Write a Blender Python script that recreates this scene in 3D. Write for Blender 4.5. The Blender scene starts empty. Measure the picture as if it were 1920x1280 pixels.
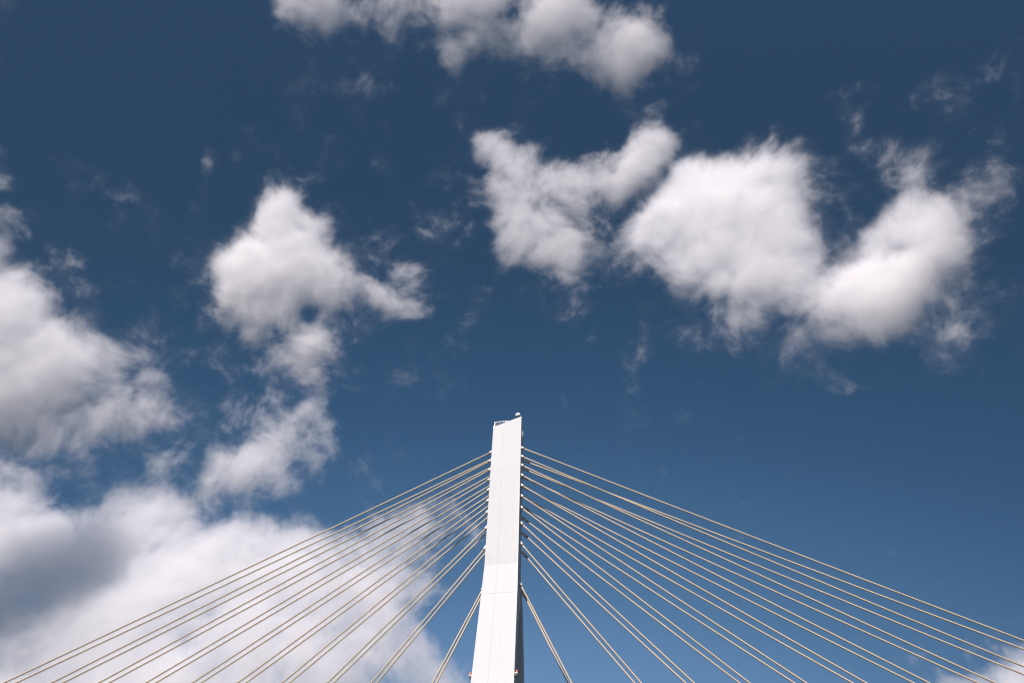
"""White cable-stayed bridge pylon against a blue sky with volumetric clouds (Blender 4.5)."""
import bpy, bmesh, math
import numpy as np
from mathutils import Vector, Matrix

SC = bpy.context.scene
COL = SC.collection
S = 0.62                                   # fit units -> metres

# ------------------------------------------------------------------ camera
F_PX = 1247.5                              # focal length in photograph pixels (1920 wide)
PITCH, YAW, ROLL = 0.864904, -0.119537, 0.040297
CAM = Vector((13.8804 * S, -117.5238 * S, 1.3292 * S))
cp, sp = math.cos(PITCH), math.sin(PITCH)
cy, sy = math.cos(YAW), math.sin(YAW)
cr, sr = math.cos(ROLL), math.sin(ROLL)
_x = Vector((cy, -sy, 0)); _y = Vector((sy, cy, 0)); _z = Vector((0, 0, 1))
_v = -sp * _y + cp * _z
FWD = cp * _y + sp * _z
RIGHT = cr * _x + sr * _v
UP = -sr * _x + cr * _v
ROT = Matrix((RIGHT, UP, -FWD)).transposed()

cam = bpy.data.cameras.new('camera')
cam_o = bpy.data.objects.new('camera', cam)
COL.objects.link(cam_o)
cam_o.matrix_world = Matrix.Translation(CAM) @ ROT.to_4x4()
cam.sensor_width = 36.0
cam.lens = F_PX / 1920 * 36.0
cam.clip_start = 0.1
cam.clip_end = 60000
SC.camera = cam_o

# ------------------------------------------------------------------ helpers
def tag(o, label=None, cat=None, group=None, kind=None):
    if label: o['label'] = label
    if cat: o['category'] = cat
    if group: o['group'] = group
    if kind: o['kind'] = kind
    return o

def empty(name, loc=(0, 0, 0), rz=0.0):
    o = bpy.data.objects.new(name, None)
    COL.objects.link(o)
    o.location = loc
    o.rotation_euler = (0, 0, rz)
    return o

def obj(name, bm, mat, parent=None, smooth=False):
    bmesh.ops.recalc_face_normals(bm, faces=bm.faces)
    me = bpy.data.meshes.new(name)
    bm.to_mesh(me); bm.free()
    if smooth:
        for p in me.polygons: p.use_smooth = True
    me.materials.append(mat)
    o = bpy.data.objects.new(name, me)
    COL.objects.link(o)
    if parent: o.parent = parent
    return o

def add_box(bm, c, s, rot=None):
    m = Matrix.Translation(c)
    if rot is not None: m = m @ rot.to_4x4()
    m = m @ Matrix.Diagonal((s[0], s[1], s[2], 1))
    return bmesh.ops.create_cube(bm, size=1.0, matrix=m)['verts']

def add_tube(bm, pts, r, n=12, caps=True):
    """tube through pts; r is a radius or a list of radii"""
    rs = r if isinstance(r, (list, tuple)) else [r] * len(pts)
    pts = [Vector(p) for p in pts]
    rings = []
    for i, p in enumerate(pts):
        a = pts[max(i - 1, 0)]; b = pts[min(i + 1, len(pts) - 1)]
        t = (b - a).normalized()
        u = t.cross(Vector((0, 0, 1)))
        if u.length < 1e-4: u = Vector((1, 0, 0))
        u.normalize(); w = u.cross(t)
        rings.append([bm.verts.new(p + (u * math.cos(k * 2 * math.pi / n) + w * math.sin(k * 2 * math.pi / n)) * rs[i]) for k in range(n)])
    for a, b in zip(rings, rings[1:]):
        for k in range(n):
            bm.faces.new((a[k], a[(k + 1) % n], b[(k + 1) % n], b[k]))
    if caps:
        bm.faces.new(rings[0][::-1]); bm.faces.new(rings[-1])

def add_lathe(bm, prof, c, n=32):
    """profile [(radius, z)] turned round the vertical through c"""
    c = Vector(c); rings = []
    for r, z in prof:
        if r < 1e-6: rings.append([bm.verts.new(c + Vector((0, 0, z)))])
        else: rings.append([bm.verts.new(c + Vector((r * math.cos(k * 2 * math.pi / n), r * math.sin(k * 2 * math.pi / n), z))) for k in range(n)])
    for a, b in zip(rings, rings[1:]):
        for k in range(n):
            q = [a[k % len(a)], a[(k + 1) % len(a)], b[(k + 1) % len(b)], b[k % len(b)]]
            q = list(dict.fromkeys(q))
            if len(q) > 2: bm.faces.new(q)

# ------------------------------------------------------------------ materials
def mat_new(name):
    m = bpy.data.materials.new(name); m.use_nodes = True
    return m, m.node_tree, m.node_tree.nodes['Principled BSDF']

def math_node(nt, op, a, b=None, c=None, clamp=False):
    n = nt.nodes.new('ShaderNodeMath'); n.operation = op; n.use_clamp = clamp
    for i, v in enumerate((a, b, c)):
        if v is None: continue
        if isinstance(v, (int, float)): n.inputs[i].default_value = v
        else: nt.links.new(v, n.inputs[i])
    return n.outputs[0]

def paint(name, col, rough=0.45, var=0.06, scale=0.6, stretch=(1, 1, 1), spec=0.4):
    """painted metal with faint weathering in its colour and gloss"""
    m, nt, b = mat_new(name)
    tc = nt.nodes.new('ShaderNodeTexCoord')
    mp = nt.nodes.new('ShaderNodeMapping'); mp.inputs['Scale'].default_value = stretch
    nt.links.new(tc.outputs['Object'], mp.inputs[0])
    no = nt.nodes.new('ShaderNodeTexNoise'); no.inputs['Scale'].default_value = scale; no.inputs['Detail'].default_value = 6
    nt.links.new(mp.outputs[0], no.inputs['Vector'])
    mx = nt.nodes.new('ShaderNodeMix'); mx.data_type = 'RGBA'
    mx.inputs['A'].default_value = (*[c * (1 - var) for c in col], 1)
    mx.inputs['B'].default_value = (*[min(1, c * (1 + var)) for c in col], 1)
    nt.links.new(no.outputs['Fac'], mx.inputs['Factor'])
    nt.links.new(mx.outputs['Result'], b.inputs['Base Color'])
    nt.links.new(math_node(nt, 'MULTIPLY_ADD', no.outputs['Fac'], 0.2, rough - 0.1), b.inputs['Roughness'])
    b.inputs['Specular IOR Level'].default_value = spec
    return m, nt, b, mx

WHITE = (0.503, 0.532, 0.530)

def pylon_paint():
    """white steel paint: vertical weld seams, cross joints, faint rain streaks"""
    m, nt, b, mx = paint('pylon_white_paint', WHITE, 0.6, 0.03, 0.35, (1, 1, 0.12), 0.22)
    tc = nt.nodes.new('ShaderNodeTexCoord')
    sep = nt.nodes.new('ShaderNodeSeparateXYZ'); nt.links.new(tc.outputs['Object'], sep.inputs[0])
    x, z = sep.outputs[0], sep.outputs[2]
    # two vertical seams
    def line(v, at, half):
        return math_node(nt, 'LESS_THAN', math_node(nt, 'ABSOLUTE', math_node(nt, 'SUBTRACT', v, at)), half)
    s1 = math_node(nt, 'MULTIPLY', line(x, -0.73 * S, 0.045 * S), 1.0)
    s2 = math_node(nt, 'MULTIPLY', line(x, 0.76 * S, 0.04 * S), 0.5)
    # cross joints every segment
    zz = math_node(nt, 'FRACT', math_node(nt, 'DIVIDE', z, 7.4 * S))
    s3 = math_node(nt, 'MULTIPLY', math_node(nt, 'LESS_THAN', zz, 0.010), 0.14)
    tot = math_node(nt, 'MAXIMUM', math_node(nt, 'MAXIMUM', s1, s2), s3)
    # each segment has a slightly different coat
    seg = math_node(nt, 'FLOOR', math_node(nt, 'DIVIDE', z, 7.4 * S))
    wn = nt.nodes.new('ShaderNodeTexWhiteNoise'); wn.noise_dimensions = '1D'; nt.links.new(seg, wn.inputs['W'])
    fac = math_node(nt, 'SUBTRACT', math_node(nt, 'MULTIPLY_ADD', wn.outputs['Value'], 0.03, 0.97), math_node(nt, 'MULTIPLY', tot, 0.17))
    mul = nt.nodes.new('ShaderNodeMix'); mul.data_type = 'RGBA'; mul.blend_type = 'MULTIPLY'; mul.inputs['Factor'].default_value = 1
    nt.links.new(mx.outputs['Result'], mul.inputs['A']); nt.links.new(fac, mul.inputs['B'])
    nt.links.new(mul.outputs['Result'], b.inputs['Base Color'])
    return m

M_PYLON = pylon_paint()
M_WHITE = paint('white_metal', (0.80, 0.79, 0.77), 0.4, 0.04, 3.0)[0]
M_CABLE = paint('cream_cable_sheath', (0.50, 0.425, 0.31), 0.5, 0.16, 0.22, (1, 1, 1))[0]
M_SOCKET = paint('socket_white', (0.78, 0.75, 0.71), 0.4, 0.05, 2.0)[0]
M_COLLAR = paint('brown_collar', (0.22, 0.15, 0.10), 0.5, 0.12, 4.0)[0]
M_DARK = paint('dark_housing', (0.035, 0.037, 0.042), 0.5, 0.15, 4.0)[0]
M_CONC = paint('deck_concrete', (0.22, 0.21, 0.20), 0.85, 0.12, 0.8)[0]
M_ASPH = paint('asphalt', (0.05, 0.05, 0.052), 0.9, 0.2, 2.5)[0]
M_GROUND = paint('ground_earth', (0.04, 0.042, 0.034), 0.95, 0.35, 0.05)[0]
M_RED = paint('red_lamp_glass', (0.62, 0.17, 0.11), 0.2, 0.05, 3.0, spec=0.6)[0]

# ------------------------------------------------------------------ sun and sky
SUN = Vector((-0.22, -0.75, 0.62)).normalized()
sl = bpy.data.lights.new('sun', 'SUN'); sl.energy = 5.0; sl.angle = math.radians(0.5); sl.color = (1.0, 0.882, 0.852)
so = bpy.data.objects.new('sun', sl); COL.objects.link(so)
so.rotation_euler = SUN.to_track_quat('Z', 'Y').to_euler(); so.location = (0, 0, 200)

world = bpy.data.worlds.new('World'); SC.world = world; world.use_nodes = True
wt = world.node_tree; bg = wt.nodes['Background']; bg.inputs['Strength'].default_value = 0.1
sky = wt.nodes.new('ShaderNodeTexSky'); sky.sky_type = 'NISHITA'; sky.sun_disc = False
sky.sun_elevation = math.asin(SUN.z); sky.sun_rotation = math.atan2(SUN.x, SUN.y)
tc = wt.nodes.new('ShaderNodeTexCoord')
# deep polarised blue that pales towards the horizon beyond the bridge
H0 = Vector((math.sin(YAW - 0.0), math.cos(YAW), 0)) * math.cos(math.radians(30)) + Vector((0, 0, -math.sin(math.radians(30))))
dt = wt.nodes.new('ShaderNodeVectorMath'); dt.operation = 'DOT_PRODUCT'; dt.inputs[1].default_value = H0
wt.links.new(tc.outputs['Generated'], dt.inputs[0])
ang = math_node(wt, 'DIVIDE', math_node(wt, 'ARCCOSINE', dt.outputs['Value']), math.pi)
ramp = wt.nodes.new('ShaderNodeValToRGB'); wt.links.new(ang, ramp.inputs[0])
el = ramp.color_ramp; el.interpolation = 'B_SPLINE'
def lin(c): return tuple((v / 255 / 12.92) if v / 255 < .04045 else ((v / 255 + .055) / 1.055) ** 2.4 for v in c)
SKY = [(30, (175, 200, 222)), (44, (128, 163, 200)), (52, (104, 142, 185)), (60, (76, 115, 155)), (72, (49, 83, 119)), (86, (41, 68, 96)), (107, (38, 62, 88)), (140, (60, 90, 130)), (175, (110, 140, 180))]
while len(el.elements) < len(SKY): el.elements.new(0.5)
for e, (a, c) in zip(el.elements, SKY):
    e.position = a / 180; e.color = (*lin(c), 1)
mixw = wt.nodes.new('ShaderNodeMix'); mixw.data_type = 'RGBA'; mixw.inputs['Factor'].default_value = 0.05
scl = wt.nodes.new('ShaderNodeVectorMath'); scl.operation = 'SCALE'; scl.inputs['Scale'].default_value = 10.0 / 2 ** 0.36
wt.links.new(ramp.outputs['Color'], scl.inputs[0])
wt.links.new(scl.outputs[0], mixw.inputs['A']); wt.links.new(sky.outputs[0], mixw.inputs['B'])
# paler air all round the horizon (below the lowest part of the view)
sz = wt.nodes.new('ShaderNodeSeparateXYZ'); wt.links.new(tc.outputs['Generated'], sz.inputs[0])
hz = wt.nodes.new('ShaderNodeMapRange'); hz.interpolation_type = 'SMOOTHSTEP'
hz.inputs['From Min'].default_value = 0.36; hz.inputs['From Max'].default_value = 0.0
wt.links.new(sz.outputs[2], hz.inputs['Value'])
mixh = wt.nodes.new('ShaderNodeMix'); mixh.data_type = 'RGBA'
mixh.inputs['B'].default_value = (*[v * 10 / 2 ** 0.36 for v in lin((112, 144, 182))], 1)
wt.links.new(hz.outputs[0], mixh.inputs['Factor']); wt.links.new(mixw.outputs['Result'], mixh.inputs['A'])
wt.links.new(mixh.outputs['Result'], bg.inputs['Color'])

# ------------------------------------------------------------------ ground and deck (below the frame)
bm = bmesh.new(); bmesh.ops.create_grid(bm, x_segments=4, y_segments=4, size=15000)
g = obj('ground', bm, M_GROUND); g.location.z = -0.85; tag(g, kind='structure')
DECK_Z = 12.588 * S
bm = bmesh.new()
prof = [(-11, 0.0), (-11, -0.5), (-7.5, -0.9), (-3.5, -2.2), (3.5, -2.2), (7.5, -0.9), (11, -0.5), (11, 0.0)]
A = [bm.verts.new((-160, y, z)) for y, z in prof]; B = [bm.verts.new((160, y, z)) for y, z in prof]
for i in range(len(prof)): bm.faces.new((A[i], A[(i + 1) % len(prof)], B[(i + 1) % len(prof)], B[i]))
bm.faces.new(A[::-1]); bm.faces.new(B)
dk = obj('bridge_deck', bm, M_CONC); dk.location = (0, 0, DECK_Z - 0.4); tag(dk, kind='structure')
for s in (-1, 1):
    bm = bmesh.new(); add_box(bm, (0, s * 6.0, DECK_Z - 0.4 + 0.027), (320, 8.4, 0.046))
    tag(obj('road', bm, M_ASPH), kind='structure')

# ------------------------------------------------------------------ pylon
GAM = -0.086208
cg, sg = math.cos(GAM), math.sin(GAM)
def TW(u, n, z):                           # pylon frame -> world (all in fit units)
    return Vector((u * cg - n * sg, u * sg + n * cg, z)) * S

pylon = empty('bridge_pylon', (0, 0, -0.85), GAM)
tag(pylon, 'tall white steel bridge pylon with slanted top and splayed legs', 'bridge pylon')
Z0 = -0.85 / S

def hw(n, h):
    """half width along the bridge: narrows away from the viewer's side, widens downwards"""
    w = 3.33 if h >= 71 else 3.33 + (71 - h) * 0.0118
    nf = -2.72 if h >= 71 else -2.72 - (71 - h) * 0.1414
    return w - 0.075 * max(0.0, n - nf) * (1.0 if h >= 71 else 0.2)

def prism(name, poly, top=None):
    """pylon part: side outline poly [(n, h)] carried across the bridge axis to both side faces"""
    bm = bmesh.new()
    Lv = [bm.verts.new((-hw(n, h) * S, n * S, (h - Z0) * S)) for n, h in poly]
    Rv = [bm.verts.new((hw(n, h) * S, n * S, (h - Z0) * S)) for n, h in poly]
    if top:                                 # slanted roof: raise / lower the two sides
        for v, (n, h) in zip(Lv, poly):
            if h >= 100: v.co.z = (top[0] - Z0) * S
        for v, (n, h) in zip(Rv, poly):
            if h >= 100: v.co.z = (top[1] - Z0) * S
    k = len(poly)
    for i in range(k): bm.faces.new((Lv[i], Lv[(i + 1) % k], Rv[(i + 1) % k], Rv[i]))
    bm.faces.new(Lv[::-1]); bm.faces.new(Rv)
    bmesh.ops.triangulate(bm, faces=[f for f in bm.faces if len(f.verts) > 4])
    o = obj(name, bm, M_PYLON, pylon)
    bv = o.modifiers.new('edge', 'BEVEL'); bv.width = 0.02; bv.segments = 2; bv.limit_method = 'ANGLE'; bv.angle_limit = math.radians(50)
    return o

prism('shaft', [(-2.72, 108), (2.3, 108), (2.3, 71), (3.22, 64.6), (0.25, 64.6), (0.0, 64.9), (-0.25, 64.6), (-3.625, 64.6), (-2.72, 71)], (106.75, 109.3))
near = [(-3.625, 64.6), (-0.25, 64.6), (-0.9, 62.6), (-1.8, 59.6), (-2.75, 56.2), (-3.6, 52.4), (-4.35, 48.6), (-11.1, Z0), (-12.95, Z0), (-6.0, 47.8)]
prism('leg', near)
prism('leg', [(-n - (0.41 if abs(n + 3.625) < 1e-6 else 0), h) for n, h in near])

# slanted roof edge strip and handrail on the low side
def at_p(u, n, h): return Vector((u * S, n * S, (h - Z0) * S))
roofz = lambda u: 106.75 + (u + 3.33) / 6.66 * 2.55
rl = empty('railing'); rl.parent = pylon
bm = bmesh.new()
RZ = 108.45
add_tube(bm, [at_p(-3.05, -2.45, RZ), at_p(0.25, -2.45, RZ)], 0.07, 8)
add_tube(bm, [at_p(-3.05, -2.45, RZ), at_p(-3.05, 2.0, RZ)], 0.07, 8)
obj('handrail', bm, M_WHITE, rl)
for (u, n) in [(-3.05, -2.45), (-3.05, 2.0), (-0.45, -2.45)]:
    bm = bmesh.new(); add_tube(bm, [at_p(u, n, roofz(u) - 0.1), at_p(u, n, RZ)], 0.085, 8); obj('post', bm, M_WHITE, rl)
bm = bmesh.new()
for k in range(1, 5):
    u = -3.05 + k * 0.5
    add_tube(bm, [at_p(u, -2.45, roofz(u) - 0.05), at_p(u, -2.45, RZ)], 0.016, 6)
obj('baluster', bm, M_WHITE, rl)
# small white cap at the low corner
bm = bmesh.new(); add_box(bm, at_p(-3.13, -2.5, 106.9), (0.4 * S, 0.4 * S, 0.3 * S)); obj('corner_plate', bm, M_WHITE, pylon)

# bolts and a few inspection plates on the face, as small raised pieces
def front_n(h): return -2.72 if h >= 71 else -2.72 - (71 - h) * 0.1414
for (u, h) in [(-2.9, 106.2), (-2.9, 102.6), (-2.9, 99.6), (-1.25, 99.6)]:
    bm = bmesh.new(); add_box(bm, at_p(u, front_n(h) - 0.02, h), (0.16 * S, 0.06 * S, 0.2 * S)); obj('lifting_lug', bm, M_PYLON, pylon)
for u in (-2.55, 2.65):
    bm = bmesh.new(); add_box(bm, at_p(u, front_n(72.2) - 0.005, 72.3), (0.42 * S, 0.012 * S, 1.2 * S))
    for dz in (-0.45, -0.15, 0.15, 0.45):
        for du in (-0.12, 0.12):
            add_box(bm, at_p(u + du, front_n(72.2) - 0.01, 72.3 + dz), (0.07 * S, 0.05 * S, 0.07 * S))
    obj('bolt_plate', bm, M_PYLON, pylon)

# dome on the high corner
dome = empty('dome_beacon', TW(2.36, -1.9, 109.0)); tag(dome, 'white domed beacon on a dark base at the highest corner of the pylon', 'beacon')
bm = bmesh.new(); R = 0.64 * S
add_lathe(bm, [(R * math.cos(a), 1.45 * S + R * 1.0 * math.sin(a)) for a in [math.radians(-38 + k * 8) for k in range(16)]] + [(0, 1.45 * S + R * 1.05)], (0, 0, 0))
obj('dome', bm, M_WHITE, dome, True)
bm = bmesh.new(); add_lathe(bm, [(0, 0.62 * S), (R * 0.55, 0.62 * S), (R * 0.75, 0.8 * S), (R * 0.77, 1.0 * S), (0, 1.0 * S)], (0, 0, 0)); obj('base', bm, M_DARK, dome)
bm = bmesh.new(); add_lathe(bm, [(0, -0.5 * S), (0.16 * S, -0.5 * S), (0.16 * S, 0.61 * S), (0, 0.61 * S)], (0, 0, 0), 12); obj('stand', bm, M_DARK, dome)

# strobe bar on the shaded face: three small white lamps
bar = empty('strobe_light', TW(3.33, -2.45, 103.9)); bar.rotation_euler.z = GAM
tag(bar, 'small upright bracket with three white lamps below the pylon top', 'light')
bm = bmesh.new()
add_box(bm, (0.16 * S, 0.05 * S, 0), (0.08 * S, 0.12 * S, 2.2 * S))
for z in (-0.9, 0.9): add_box(bm, (0.06 * S, 0.05 * S, z * S), (0.14 * S, 0.1 * S, 0.1 * S))
obj('bracket', bm, M_DARK, bar)
for z, r in ((0.62, 0.15), (0.0, 0.2), (-0.58, 0.14)):
    bm = bmesh.new(); bmesh.ops.create_uvsphere(bm, u_segments=16, v_segments=10, radius=r * S, matrix=Matrix.Translation((0.35 * S, -0.12 * S, z * S)))
    obj('lamp', bm, M_WHITE, bar, True)

# red obstruction lights on brackets each side of the near leg
def warning(side, label):
    h = 49.2; n = front_n(h) + 0.35
    u = side * hw(n, h)
    w = empty('warning_lamp', TW(u, n, h)); w.rotation_euler.z = GAM
    tag(w, label, 'warning lamp', 'red warning lamps on the pylon leg')
    bm = bmesh.new(); add_box(bm, (side * 0.22 * S, 0, 0.0), (0.62 * S, 0.5 * S, 0.12 * S)); obj('bracket', bm, M_WHITE, w)
    bm = bmesh.new(); add_box(bm, (side * 0.2 * S, 0, -0.26 * S), (0.44 * S, 0.36 * S, 0.38 * S))
    bmesh.ops.bevel(bm, geom=bm.edges[:], offset=0.03, segments=2, affect='EDGES'); obj('housing', bm, M_DARK, w)
    bm = bmesh.new()
    add_lathe(bm, [(0.15 * S, 0.06 * S), (0.19 * S, 0.1 * S), (0.2 * S, 0.34 * S), (0.15 * S, 0.48 * S), (0.07 * S, 0.55 * S), (0, 0.56 * S)], (side * 0.36 * S, 0, 0), 16)
    obj('lens', bm, M_RED, w, True)
warning(-1, 'red warning lamp on a white bracket, against the clouds beside the pylon leg')
warning(1, 'red warning lamp on a white bracket, against the dark inside of the far leg')

# ------------------------------------------------------------------ stay cables
HS = [100, 97.573, 95.136, 92.465, 89.827, 87.109, 84.263, 80.536, 75.967, 67.414]
ORD = ['first', 'second', 'third', 'fourth', 'fifth', 'sixth', 'seventh', 'eighth', 'ninth', 'tenth']
def cable(side, plane, i):
    """side: -1 / 1 along the bridge, plane: -1 viewer's side / 1 far side"""
    h = HS[i] - (0.4326 if side < 0 else 0)
    b = 3.340 + 0.00356 * (100 - HS[i])
    a = 2.3657 - 0.018938 * (100 - HS[i]) - (0.0745 if i == 9 else 0)
    if side < 0 and plane > 0: h += 1.3; a -= 1.2          # far plane sits higher and closer in on this side
    P = TW(side * b, plane * a, h)
    k = 9 - i
    if side < 0: x = -(36.706 + (k * 13.756 if k else -7.311))
    else: x = 37.350 + (k * 14.686 if k else -6.903)
    if side < 0 and plane > 0: x += 2.6 + 0.1 * k
    Q = Vector((x - 0.593 * plane, plane * -0.3027, 12.588)) * S
    t = (Q - P).normalized()
    L = (Q - P).length
    where = 'cloudy' if side < 0 else 'clear-sky'
    r = empty('stay_cable', P)
    tag(r, "%s cable of %s pair from top, on the pylon's %s side" % ('front' if plane < 0 else 'rear', ORD[i], where), 'stay cable',
        'stay cables of the bridge')
    sag = 0.0022 * L
    pts = []
    N = 40
    for j in range(N + 1):
        f = j / N
        p = (Q - P) * f; p.z -= 4 * sag * f * (1 - f)
        pts.append(p)
    bm = bmesh.new(); add_tube(bm, pts, 0.152 * S, 14); obj('sheath', bm, M_CABLE, r, True)
    bm = bmesh.new(); s0, s1 = -0.3 * S, (0.62 + 0.35 * (plane > 0)) * S
    add_tube(bm, [t * s0, t * s1, t * (s1 + 0.02)], [0.33 * S, 0.31 * S, 0.2 * S], 18); obj('socket', bm, M_SOCKET, r)
    bm = bmesh.new(); add_tube(bm, [t * (s1 + 0.021), t * (s1 + 0.035), t * (s1 + 0.15 * S), t * (s1 + 0.17 * S)], [0.2 * S, 0.26 * S, 0.26 * S, 0.19 * S], 18); obj('collar', bm, M_COLLAR, r)
    bm = bmesh.new(); q = Q - P; add_tube(bm, [q - t * 2.2, q + t * 0.6], 0.2, 14); obj('deck_socket', bm, M_SOCKET, r)
for side in (-1, 1):
    for i in range(10):
        for plane in (-1, 1): cable(side, plane, i)

# ------------------------------------------------------------------ clouds
def raster(poly, x0, y0, w, h, st):
    """even-odd fill of a polygon given in pixels of the photograph's view, on a grid of step st"""
    p = np.asarray(poly, float)
    gy = y0 + (np.arange(h) + .5) * st
    gx = x0 + (np.arange(w) + .5) * st
    m = np.zeros((h, w), bool)
    for i in range(len(p)):
        (ax, ay), (bx, by) = p[i], p[(i + 1) % len(p)]
        if ay == by: continue
        hit = (gy >= min(ay, by)) & (gy < max(ay, by))
        xi = ax + (gy - ay) * (bx - ax) / (by - ay)
        m ^= hit[:, None] & (gx[None, :] < xi[:, None])
    return m.astype(np.float32)

def blur(a, s):
    if s < .3: return a
    h, w = a.shape; p = int(3 * s) + 1
    b = np.pad(a, p, mode='edge')
    fy = np.fft.fftfreq(b.shape[0])[:, None]; fx = np.fft.rfftfreq(b.shape[1])[None]
    g = np.exp(-2 * (math.pi * s) ** 2 * (fx ** 2 + fy ** 2))
    return np.fft.irfft2(np.fft.rfft2(b) * g, b.shape)[p:-p, p:-p].astype(np.float32)

def Zm(scale, ox, oy, *pts): return [(ox + x / scale, oy + y / scale) for x, y in pts]

def cloud_material(name, dens, col):
    m = bpy.data.materials.new(name); m.use_nodes = True; nt = m.node_tree; nt.nodes.clear()
    out = nt.nodes.new('ShaderNodeOutputMaterial'); pv = nt.nodes.new('ShaderNodeVolumePrincipled')
    pv.inputs['Color'].default_value = (*col, 1); pv.inputs['Anisotropy'].default_value = 0.0
    pv.inputs['Density'].default_value = dens
    nt.links.new(pv.outputs[0], out.inputs['Volume'])
    return m

def cloud(label, dist, layers, thick=90, amp=4.2, thr=0.44, gain=1.1, size=90, dens=3.2, rough=0.73, seed=0.0, warp=0.26, step=1.6, col=(1, 1, 1), out=160, tilt=0.6, full=1.0):
    """one cloud: layers of soft-edged outlines give how full it is, 3-D noise tears it, the volume is as deep as thick
    (lengths in pixels of the view at the cloud's own distance; dens = optical depth per 100 of them)"""
    # the cloud stands squarely before the viewpoint at its own distance: outlines go onto its own upright plane
    pp = np.concatenate([np.asarray(l[0], float) for l in layers if l[1] > 0.3] or [np.asarray(l[0], float) for l in layers])
    pc = np.clip((pp.min(0) + pp.max(0)) / 2, (-out * .6, -out * .6), (1920 + out * .6, 1280 + out * .6))
    ray = lambda q: FWD + RIGHT * ((q[0] - 960) / F_PX) + UP * ((640 - q[1]) / F_PX)
    D = ray(pc).normalized()
    NV = (-D + (SUN - D * SUN.dot(D)).normalized() * tilt).normalized()     # the bank leans so that its broad side meets the sun
    AX = (RIGHT - NV * RIGHT.dot(NV)).normalized(); AY = NV.cross(AX)
    def flat(poly):
        r_ = []
        for q in poly:
            v_ = ray((min(max(q[0], -out), 1920 + out), min(max(q[1], -out), 1280 + out)))
            v_ = v_ * (D.dot(NV) / v_.dot(NV)) - D
            r_.append((v_.dot(AX) * F_PX, -v_.dot(AY) * F_PX))
        return r_
    layers = [(flat(l[0]),) + tuple(l[1:]) for l in layers]
    allp = np.concatenate([np.asarray(l[0], float) for l in layers])
    mg = 60
    x0, y0 = allp.min(0) - mg; x1, y1 = allp.max(0) + mg
    st = 4.0
    w, h = int((x1 - x0) / st), int((y1 - y0) / st); x1, y1 = x0 + w * st, y0 + h * st
    M = np.zeros((h, w), np.float32)
    for l in layers:
        poly, wt_, bl = l[0], l[1] * 1.4 * (full if l[1] > 0 else 1.0), (l[2] if len(l) > 2 else 15)
        r = raster(poly, x0, y0, w, h, st)
        M += wt_ * (0.55 * blur(r, bl / st) + 0.45 * blur(r, 3.5 * bl / st))
    edge = np.minimum(np.minimum(np.arange(w)[None] + .5, w - np.arange(w)[None] - .5), np.minimum(np.arange(h)[:, None] + .5, h - np.arange(h)[:, None] - .5))
    M -= 1.5 * np.clip(1 - edge / 6.0, 0, 1)
    img = bpy.data.images.new('cloud_shape', w, h, float_buffer=True, is_data=True)
    px = np.ones((h, w, 4), np.float32); px[..., 0] = M[::-1]; px[..., 1] = px[..., 2] = 0
    img.pixels.foreach_set(px.ravel()); img.update()
    k = dist / F_PX                        # metres per pixel at the cloud
    cx, cyy = (x0 + x1) / 2, (y0 + y1) / 2
    T = 0.32 * thick * k
    hx, hy, hz = (x1 - x0) / 2 * k, (y1 - y0) / 2 * k, T * 1.25
    ng = bpy.data.node_groups.new('cloud', 'GeometryNodeTree')
    ng.interface.new_socket('Geometry', in_out='OUTPUT', socket_type='NodeSocketGeometry')
    n, l = ng.nodes, ng.links
    go = n.new('NodeGroupOutput'); vc = n.new('GeometryNodeVolumeCube')
    vc.inputs['Min'].default_value = (-hx, -hy, -hz); vc.inputs['Max'].default_value = (hx, hy, hz)
    for a_, s_ in zip('XYZ', (hx, hy, hz)): vc.inputs['Resolution ' + a_].default_value = max(8, int(2 * s_ / (step * k * (1.3 if a_ == 'Z' else 1.0))))
    pos = n.new('GeometryNodeInputPosition')
    ma = n.new('ShaderNodeVectorMath'); ma.operation = 'MULTIPLY_ADD'; ma.inputs[1].default_value = (.5 / hx, .5 / hy, 0); ma.inputs[2].default_value = (.5, .5, 0)
    l.new(pos.outputs[0], ma.inputs[0])
    im = n.new('GeometryNodeImageTexture'); im.inputs['Image'].default_value = img; im.extension = 'EXTEND'
    l.new(ma.outputs[0], im.inputs['Vector'])
    sc_ = n.new('FunctionNodeSeparateColor'); l.new(im.outputs['Color'], sc_.inputs[0])
    off = n.new('ShaderNodeVectorMath'); off.operation = 'ADD'; off.inputs[1].default_value = (seed * 1371.3, seed * 713.7, seed * 377.1)
    sq = n.new('ShaderNodeVectorMath'); sq.operation = 'MULTIPLY'; sq.inputs[1].default_value = (1, 1, 1.0)
    l.new(pos.outputs[0], sq.inputs[0]); l.new(sq.outputs[0], off.inputs[0])
    no = n.new('ShaderNodeTexNoise'); no.inputs['Scale'].default_value = 1 / (size * k); no.inputs['Detail'].default_value = 8
    no.inputs['Roughness'].default_value = rough; no.inputs['Lacunarity'].default_value = 2.17; no.inputs['Distortion'].default_value = warp
    l.new(off.outputs[0], no.inputs['Vector'])
    sep = n.new('ShaderNodeSeparateXYZ'); l.new(pos.outputs[0], sep.inputs[0])
    z2 = math_node(ng, 'POWER', math_node(ng, 'ABSOLUTE', math_node(ng, 'DIVIDE', sep.outputs[2], T)), 2.0)
    v = math_node(ng, 'ADD', math_node(ng, 'SUBTRACT', sc_.outputs[0], z2), math_node(ng, 'MULTIPLY', math_node(ng, 'SUBTRACT', no.outputs['Fac'], 0.5), amp))
    d = math_node(ng, 'MULTIPLY', math_node(ng, 'SUBTRACT', v, thr), gain, clamp=True)
    d = math_node(ng, 'POWER', d, 1.3)
    veil = math_node(ng, 'MULTIPLY', math_node(ng, 'SUBTRACT', v, thr - 0.34), 1.1, clamp=True)     # thin haze round the body
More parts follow.
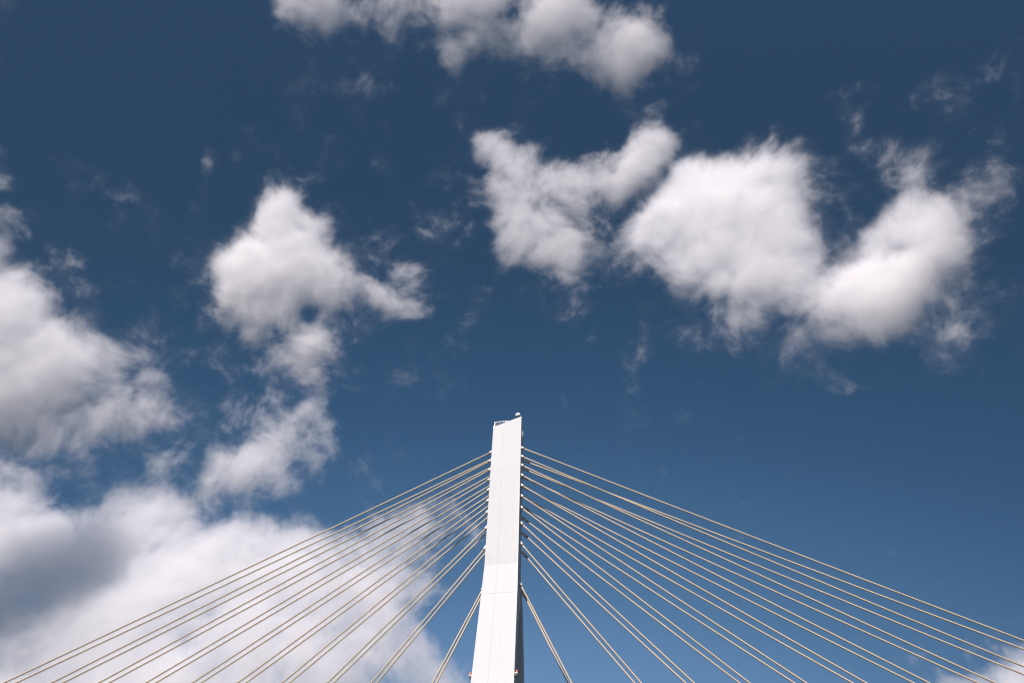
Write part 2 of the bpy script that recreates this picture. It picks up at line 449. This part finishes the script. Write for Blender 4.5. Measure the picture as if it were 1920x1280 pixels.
    d = math_node(ng, 'MULTIPLY_ADD', math_node(ng, 'POWER', veil, 1.5), 0.13, d)
    l.new(d, vc.inputs['Density'])
    m = cloud_material('cloud_vapour', 1.3 * dens / (100 * k), col)
    sm = n.new('GeometryNodeSetMaterial'); sm.inputs['Material'].default_value = m
    l.new(vc.outputs[0], sm.inputs[0]); l.new(sm.outputs[0], go.inputs[0])
    vol = bpy.data.volumes.new('cloud'); vol.materials.append(m)
    o = bpy.data.objects.new('cloud', vol); COL.objects.link(o)
    md = o.modifiers.new('vapour', 'NODES'); md.node_group = ng
    c = CAM + D * dist + (AX * cx - AY * cyy) * k
    o.matrix_world = Matrix.Translation(c) @ Matrix((AX, AY, NV)).transposed().to_4x4()
    tag(o, label, 'cloud', 'clouds in the sky')
    return o

# torn cloud at the top
za = (2.2326, 440, 0)
cloud('torn grey-white cloud running along the top of the sky', 1150, [
    (Zm(*za, (150, 60), (160, -80), (720, -120), (690, 20), (680, 60), (640, 120), (520, 180), (480, 185), (390, 160), (330, 150), (310, 215), (250, 200), (170, 150)), .55),
    (Zm(*za, (360, -60), (440, -60), (430, 90), (410, 150), (380, 140)), .35, 8),
    (Zm(*za, (640, -40), (840, -40), (840, 120), (790, 220), (700, 160), (560, 130)), .36),
    (Zm(*za, (830, 30), (810, -90), (1180, -90), (1140, 90), (1080, 150), (1000, 230), (940, 300), (900, 350), (870, 280), (835, 200), (850, 110)), .8),
    (Zm(*za, (880, -60), (1090, -60), (1080, 60), (900, 40)), .4),
    (Zm(*za, (900, 110), (950, 100), (980, 160), (950, 230), (910, 180)), -.5, 7),
    (Zm(*za, (1210, 20), (1190, -90), (1480, -90), (1500, 20), (1540, 60), (1570, 95), (1640, 40), (1730, 20), (1770, 90), (1850, 170), (1855, 280), (1780, 310), (1700, 370), (1640, 380), (1660, 440), (1710, 490), (1650, 450), (1600, 380), (1500, 360), (1400, 330), (1300, 330), (1240, 335), (1190, 290), (1110, 240), (1080, 180), (1150, 110)), .66),
    (Zm(*za, (1260, -60), (1430, -60), (1470, 110), (1400, 160), (1280, 120), (1230, 60)), .4),
    (Zm(*za, (1590, 80), (1720, 40), (1800, 180), (1720, 300), (1600, 350), (1510, 300), (1580, 220)), .45),
    (Zm(*za, (520, 300), (580, 310), (630, 390), (590, 415), (530, 370)), .3, 10),
], thick=75, seed=1.3, dens=3.0, full=1.2)

# butterfly cloud with holes
zb = (2.4615, 840, 200)
cloud('butterfly-shaped thin cloud with blue holes, high above the pylon', 1300, [
    (Zm(*zb, (90, 110), (160, 70), (200, 110), (290, 160), (340, 195), (430, 130), (400, 190), (380, 240), (440, 270), (480, 240), (560, 250), (620, 240), (650, 180), (690, 230), (720, 240), (760, 210), (830, 170), (860, 110), (930, 90), (1000, 85), (1045, 140), (1030, 230), (980, 310), (900, 360), (860, 440), (790, 470), (720, 440), (690, 560), (640, 600), (630, 700), (610, 790), (560, 790), (500, 740), (400, 750), (330, 740), (260, 780), (240, 700), (200, 640), (200, 520), (230, 420), (180, 350), (140, 240)), .95),
    (Zm(*zb, (110, 110), (170, 90), (280, 170), (310, 280), (230, 270), (150, 190)), .35),
    (Zm(*zb, (420, 330), (560, 280), (690, 300), (680, 420), (600, 470), (520, 400)), .35),
    (Zm(*zb, (270, 580), (380, 500), (500, 480), (540, 600), (600, 620), (600, 730), (480, 700), (330, 700)), .35),
    (Zm(*zb, (730, 330), (840, 200), (880, 110), (1000, 100), (1030, 170), (960, 300), (860, 400), (760, 430)), .5),
    (Zm(*zb, (380, 440), (440, 440), (450, 500), (400, 510)), -.5, 6),
    (Zm(*zb, (540, 500), (610, 510), (620, 570), (550, 570)), -.5, 7),
    (Zm(*zb, (620, 390), (700, 380), (740, 470), (700, 500)), -.4, 8),
    (Zm(*zb, (490, 760), (620, 780), (610, 980), (570, 1040), (460, 1010), (500, 900)), .42),
    (Zm(*zb, (0, 740), (110, 740), (140, 790), (20, 890)), .2),
], thick=70, seed=2.1, dens=2.9)

# big U-shaped cloud
zc = (2.4615, 1360, 200)
o1 = [(1378 - 1378 + x, y) for x, y in ()]
cl = lambda *p: [(840 + x / 2.4615, 200 + y / 2.4615) for x, y in p]
cr_ = lambda *p: [(1360 + x / 2.4615, 200 + y / 2.4615) for x, y in p]
body = cl((830, 500), (900, 410), (1000, 345), (1080, 285), (1160, 225), (1220, 235), (1280, 285)) + cr_((60, 300), (120, 285), (200, 275), (290, 245), (360, 250), (330, 310), (270, 390), (310, 480), (350, 590), (400, 650), (440, 700), (400, 780), (430, 815), (500, 785), (560, 755), (620, 745), (660, 700), (620, 650), (650, 560), (700, 520), (720, 480), (800, 440), (900, 400), (1000, 400), (1050, 450), (1080, 520), (1140, 570), (1130, 640), (1080, 700), (980, 720), (960, 780), (940, 860), (900, 940), (900, 1010), (800, 1070), (700, 1110), (620, 1130), (500, 1105), (430, 1070), (420, 980), (340, 950), (200, 900), (100, 880)) + cl((1280, 880), (1200, 900), (1130, 900), (1060, 860), (980, 860), (960, 780), (880, 700), (860, 600))
cloud('biggest bright white cloud, U-shaped, above the clear blue sky', 1600, [
    (body, .85),
    (cl((1100, 330), (1220, 280), (1500, 330), (1630, 430), (1660, 560), (1720, 700), (1740, 790), (1500, 800), (1250, 830), (1130, 800), (1120, 600), (950, 500)), .55, 22),
    (cr_((560, 880), (700, 800), (860, 760), (900, 880), (820, 1020), (640, 1080), (500, 1040)), .5, 20),
    (cr_((840, 520), (930, 480), (1040, 520), (1100, 600), (1000, 660), (880, 630)), .7, 18),
    (cr_((720, 500), (800, 430), (930, 400), (1040, 450), (1110, 590), (1060, 700), (960, 770), (900, 900), (720, 950), (580, 860), (650, 720), (650, 610)), .45, 16),
    (cl((930, 600), (1100, 550), (1110, 590), (1030, 650), (960, 640)), -.45, 9),
    (cr_((770, 640), (850, 650), (860, 690), (790, 690)), -.5, 5),
    (cl((880, 900), (1400, 880), (1800, 960), (1790, 1080), (1400, 1010), (1000, 960)), .28, 18),
    (cl((740, 600), (860, 560), (900, 680), (880, 790), (960, 880), (850, 870), (740, 830), (850, 760)), .3, 14),
    (cr_((300, 1000), (380, 1000), (390, 1130), (310, 1150), (240, 1250), (220, 1200)), .32, 9),
    (cr_((0, 230), (100, 165), (250, 105), (400, 98), (480, 150), (470, 240), (540, 350), (420, 330), (350, 420), (370, 520), (300, 480), (250, 300), (100, 290)), .36),
    (cr_((960, 730), (1100, 720), (1240, 830), (1190, 900), (1190, 1030), (1100, 1100), (1000, 1140), (860, 1080), (960, 1000), (920, 880)), .33),
    (cr_((950, 920), (1040, 900), (1060, 980), (960, 1000)), -.35, 8),
    (cr_((640, 240), (760, 180), (930, 115), (1000, 170), (1010, 320), (900, 400), (760, 440), (800, 320)), .46),
    (cr_((1230, 740), (1330, 700), (1310, 760)), .2, 10),
], thick=115, seed=3.7, dens=3.0, size=110)

cloud('small faint cloud alone beside the tip of the U-shaped cloud', 1500, [
    (cr_((1060, 250), (1110, 200), (1200, 270), (1250, 330), (1330, 320), (1320, 390), (1230, 390), (1120, 430), (1100, 320)), .62),
    (cr_((1140, 270), (1190, 280), (1230, 360), (1170, 370)), .4, 10),
    (cr_((1180, 150), (1300, 100), (1350, 180), (1340, 300), (1240, 260)), .34),
    (cr_((1310, -200), (1420, -240), (1420, 0), (1340, -40)), .34, 12),
], thick=60, seed=4.2, dens=2.8, full=1.25, size=75)

# kite-shaped cloud and its tail
zd = (2.0, 320, 320)
cloud('kite-shaped bright white cloud with a wispy arm at its side', 1300, [
    (Zm(*zd, (325, 85), (370, 58), (430, 80), (500, 120), (570, 180), (620, 260), (640, 300), (700, 365), (735, 420), (800, 430), (820, 365), (880, 340), (960, 345), (1060, 365), (1030, 420), (980, 450), (1000, 510), (1035, 545), (960, 550), (880, 570), (800, 580), (770, 520), (690, 510), (650, 520), (640, 590), (560, 610), (540, 680), (520, 740), (460, 720), (420, 680), (340, 650), (280, 645), (240, 560), (220, 470), (190, 400), (165, 360), (200, 310), (270, 270), (295, 220), (280, 180), (320, 150)), .75),
    (Zm(*zd, (340, 110), (420, 110), (540, 200), (610, 320), (680, 440), (560, 470), (480, 480), (420, 540), (300, 540), (230, 440), (190, 360), (280, 290), (320, 230)), .6, 18),
    (Zm(*zd, (475, 480), (540, 470), (565, 530), (510, 570), (480, 530)), -.6, 6),
    (Zm(*zd, (300, 580), (380, 560), (440, 620), (420, 670), (340, 640)), -.5, 8),
    (Zm(*zd, (840, 370), (940, 370), (950, 520), (850, 540)), .2, 12),
    (Zm(*zd, (80, 590), (110, 510), (180, 480), (230, 450), (240, 520), (170, 560), (110, 610)), .33, 9),
    (Zm(*zd, (330, 660), (560, 610), (660, 660), (560, 720), (550, 850), (380, 850), (360, 740)), .5),
    (Zm(*zd, (210, -100), (250, -110), (270, 30), (230, 10)), .26, 8),
    (Zm(*zd, (700, 740), (790, 750), (790, 840), (710, 830)), .2, 12),
], thick=105, seed=5.9, dens=3.3)

cloud('small ragged cloud hanging below the kite-shaped cloud', 1900, [
    ([(350, 740), (520, 690), (600, 720), (640, 790), (620, 900), (540, 960), (420, 960), (350, 900)], .13, 22),
    ([(180, 800), (360, 740), (380, 850), (300, 900), (160, 900)], .36, 18),
    ([(500, 640), (600, 640), (600, 760), (500, 760)], .3, 14),
    (Zm(*zd, (95, 1110), (200, 1050), (300, 1030), (380, 975), (420, 1000), (430, 1080), (400, 1150), (520, 1180), (590, 1150), (580, 1205), (480, 1240), (380, 1230), (280, 1260), (180, 1250), (80, 1220), (110, 1160)), .66),
    (Zm(*zd, (150, 1090), (330, 1040), (410, 1000), (400, 1140), (420, 1200), (280, 1200), (200, 1160)), .38),
    (Zm(*zd, (380, 970), (390, 880), (540, 850), (600, 890), (640, 950), (590, 1030), (540, 1060), (590, 1140), (540, 1190), (440, 1100), (400, 1040)), .48),
    (Zm(*zd, (450, 860), (560, 860), (620, 940), (560, 980), (460, 950)), .15),
    (Zm(*zd, (440, 1090), (520, 1070), (530, 1160), (470, 1160)), -.35, 8),
    (Zm(*zd, (0, 880), (200, 820), (330, 820), (400, 860), (370, 950), (250, 960), (150, 940)), .3),
    (Zm(*zd, (715, 1030), (750, 1030), (755, 1055), (720, 1050)), .35, 6),
], thick=70, seed=6.4, dens=2.5)

# cloud at the edge
ze = (2.909, 0, 440)
cloud('large white cloud beside the kite-shaped cloud, reaching out of view', 1600, [
    (Zm(*ze, (-460, 20), (0, 70), (30, 140), (90, 110), (180, 180), (240, 250), (280, 400), (310, 530), (420, 560), (560, 515), (680, 560), (780, 620), (850, 700), (920, 780), (960, 870), (1060, 930), (1090, 1010), (960, 1070), (860, 1140), (780, 1120), (680, 1100), (560, 1080), (440, 1100), (380, 1170), (300, 1160), (200, 1140), (100, 1130), (0, 1180), (-460, 1200)), .75),
    (Zm(*ze, (-460, 150), (0, 150), (140, 200), (220, 320), (260, 520), (420, 600), (600, 580), (560, 700), (420, 760), (300, 900), (100, 1000), (-460, 1050)), .6, 22),
    (Zm(*ze, (420, 820), (560, 780), (600, 900), (560, 1020), (420, 1000)), .25),
    (Zm(*ze, (800, 860), (920, 860), (930, 960), (820, 980)), .25),
    (Zm(*ze, (700, 950), (800, 930), (800, 1030), (700, 1020)), .2),
    (Zm(*ze, (480, 700), (560, 680), (640, 720), (560, 780), (470, 780)), -.3, 8),
    (Zm(*ze, (660, 700), (740, 700), (800, 880), (740, 920), (660, 800)), -.4, 8),
    (Zm(*ze, (250, 190), (400, 110), (480, 240), (490, 350), (600, 440), (640, 530), (420, 560), (300, 520), (270, 330)), .36),
    (Zm(*ze, (300, 420), (380, 380), (400, 480), (320, 530)), -.3, 8),
    (Zm(*ze, (50, 60), (190, 30), (340, 60), (420, 120), (260, 190), (120, 110)), .3),
    ([(-120, 300), (5, 300), (36, 335), (20, 350), (-120, 350)], .5, 8),
    ([(-120, 395), (30, 388), (45, 400), (70, 430), (50, 450), (10, 470), (-120, 470)], .45, 9),
    (Zm(*ze, (-460, 1100), (100, 1110), (380, 1150), (500, 1090), (700, 1100), (620, 1200), (500, 1280), (200, 1240), (-460, 1330)), .33, 18),
], thick=110, seed=7.7, dens=2.7, size=100)

# cloud bank low down, behind the cables
zf = (2.1333, 0, 840)
cloud('huge cloud bank behind the stay cables, grey at one end', 2300, [
    ([(-200, 850), (70, 860), (95, 940), (200, 990), (330, 990), (320, 1220), (-200, 1240)], .4, 22),
    ([(330, 900), (480, 930), (560, 970), (520, 1040), (330, 1040)], .3, 18),
    (Zm(*zf, (-340, 90), (100, 80), (180, 120), (210, 260), (280, 265), (400, 240), (450, 180), (560, 175), (640, 155), (720, 210), (740, 270), (800, 330), (870, 370), (940, 330), (1000, 295), (1100, 280), (1220, 300), (1230, 330), (1290, 360), (1380, 380), (1500, 420), (1600, 470), (1700, 560), (1690, 640), (1700, 740), (1780, 740), (1850, 840), (1920, 960), (1980, 1280), (-340, 1280)), .66, 12),
    (Zm(*zf, (560, 480), (800, 400), (1000, 360), (1150, 360), (1300, 430), (1500, 500), (1640, 620), (1600, 760), (1500, 900), (1300, 1000), (900, 1000), (760, 760), (520, 700), (460, 600)), .44, 26),
    (Zm(*zf, (1000, 420), (1180, 380), (1240, 500), (1100, 560)), .15, 20),
    (Zm(*zf, (-340, 780), (100, 760), (250, 740), (500, 780), (700, 860), (760, 1280), (-340, 1280)), .3, 22),
    (Zm(*zf, (-340, 420), (200, 420), (330, 480), (350, 560), (320, 680), (200, 720), (-340, 760)), -.08, 20),
    (Zm(*zf, (640, 740), (720, 710), (790, 730), (760, 800), (690, 780)), -.55, 8),
    (Zm(*zf, (1100, 760), (1140, 760), (1140, 790), (1100, 790)), -.4, 6),
    (Zm(*zf, (1270, 350), (1440, 310), (1560, 260), (1720, 180), (1860, 90), (1880, 170), (1800, 300), (1790, 430), (1790, 560), (1700, 640), (1640, 520), (1480, 440)), .5, 16),
    (Zm(*zf, (1480, 330), (1640, 280), (1700, 420), (1600, 460)), .2, 14),
    (Zm(*zf, (350, 250), (430, 110), (520, 100), (600, 150), (500, 200)), .25),
], thick=130, seed=8.8, dens=1.9, full=1.02, amp=4.8, size=100)

shade = cloud('added cloud out of view that shades the end of the cloud bank', 2870, [  # unseen cloud, added only to cast shade on the bank's end
    ([(-520, -60), (-380, -150), (-220, -150), (-80, -75), (-30, -15), (-90, 15), (-260, 20), (-480, 10)], 1.7, 24),
], thick=150, seed=11.0, dens=4.5, amp=2.6, size=140, step=4.0, out=700)
for key_ in ('label', 'category', 'group'): del shade[key_]
shade['kind'] = 'stuff'

cloud('small white cloud low beside the outer ends of the cables', 2300, [
    ([(1745, 1300), (1780, 1268), (1830, 1272), (1855, 1262), (1880, 1215), (1920, 1203), (2080, 1190), (2080, 1440), (1740, 1440)], .8, 10),
    ([(1890, 1240), (2080, 1220), (2080, 1440), (1860, 1440)], .4, 12),
], thick=70, seed=9.5, dens=2.6, size=60)

cloud('tiny faint wisp of cloud alone in the blue beside the pylon top', 1700, [
    ([(1295, 728), (1320, 718), (1336, 722), (1325, 738), (1300, 740)], .55, 7),
    ([(1740, 195), (1800, 190), (1800, 225), (1745, 220)], .2, 12),
    ([(1055, 1170), (1075, 1175), (1085, 1200), (1062, 1200)], .26, 8),
], thick=25, seed=10.1, dens=1.6, size=40)

# ------------------------------------------------------------------ render settings
SC.render.engine = 'CYCLES'
cy_ = SC.cycles
cy_.max_bounces = 32; cy_.volume_bounces = 32; cy_.diffuse_bounces = 3; cy_.glossy_bounces = 2
cy_.volume_step_rate = 6.0; cy_.volume_max_steps = 256
cy_.use_adaptive_sampling = True; cy_.adaptive_threshold = 0.025; cy_.adaptive_min_samples = 16
cy_.use_denoising = True
cy_.filter_width = 1.15
try: cy_.denoiser = 'OPENIMAGEDENOISE'
except Exception: pass
cy_.sample_clamp_indirect = 6
vs = SC.view_settings
vs.view_transform = 'Standard'; vs.look = 'None'; vs.exposure = 0.36; vs.gamma = 1.0; vs.use_curve_mapping = False
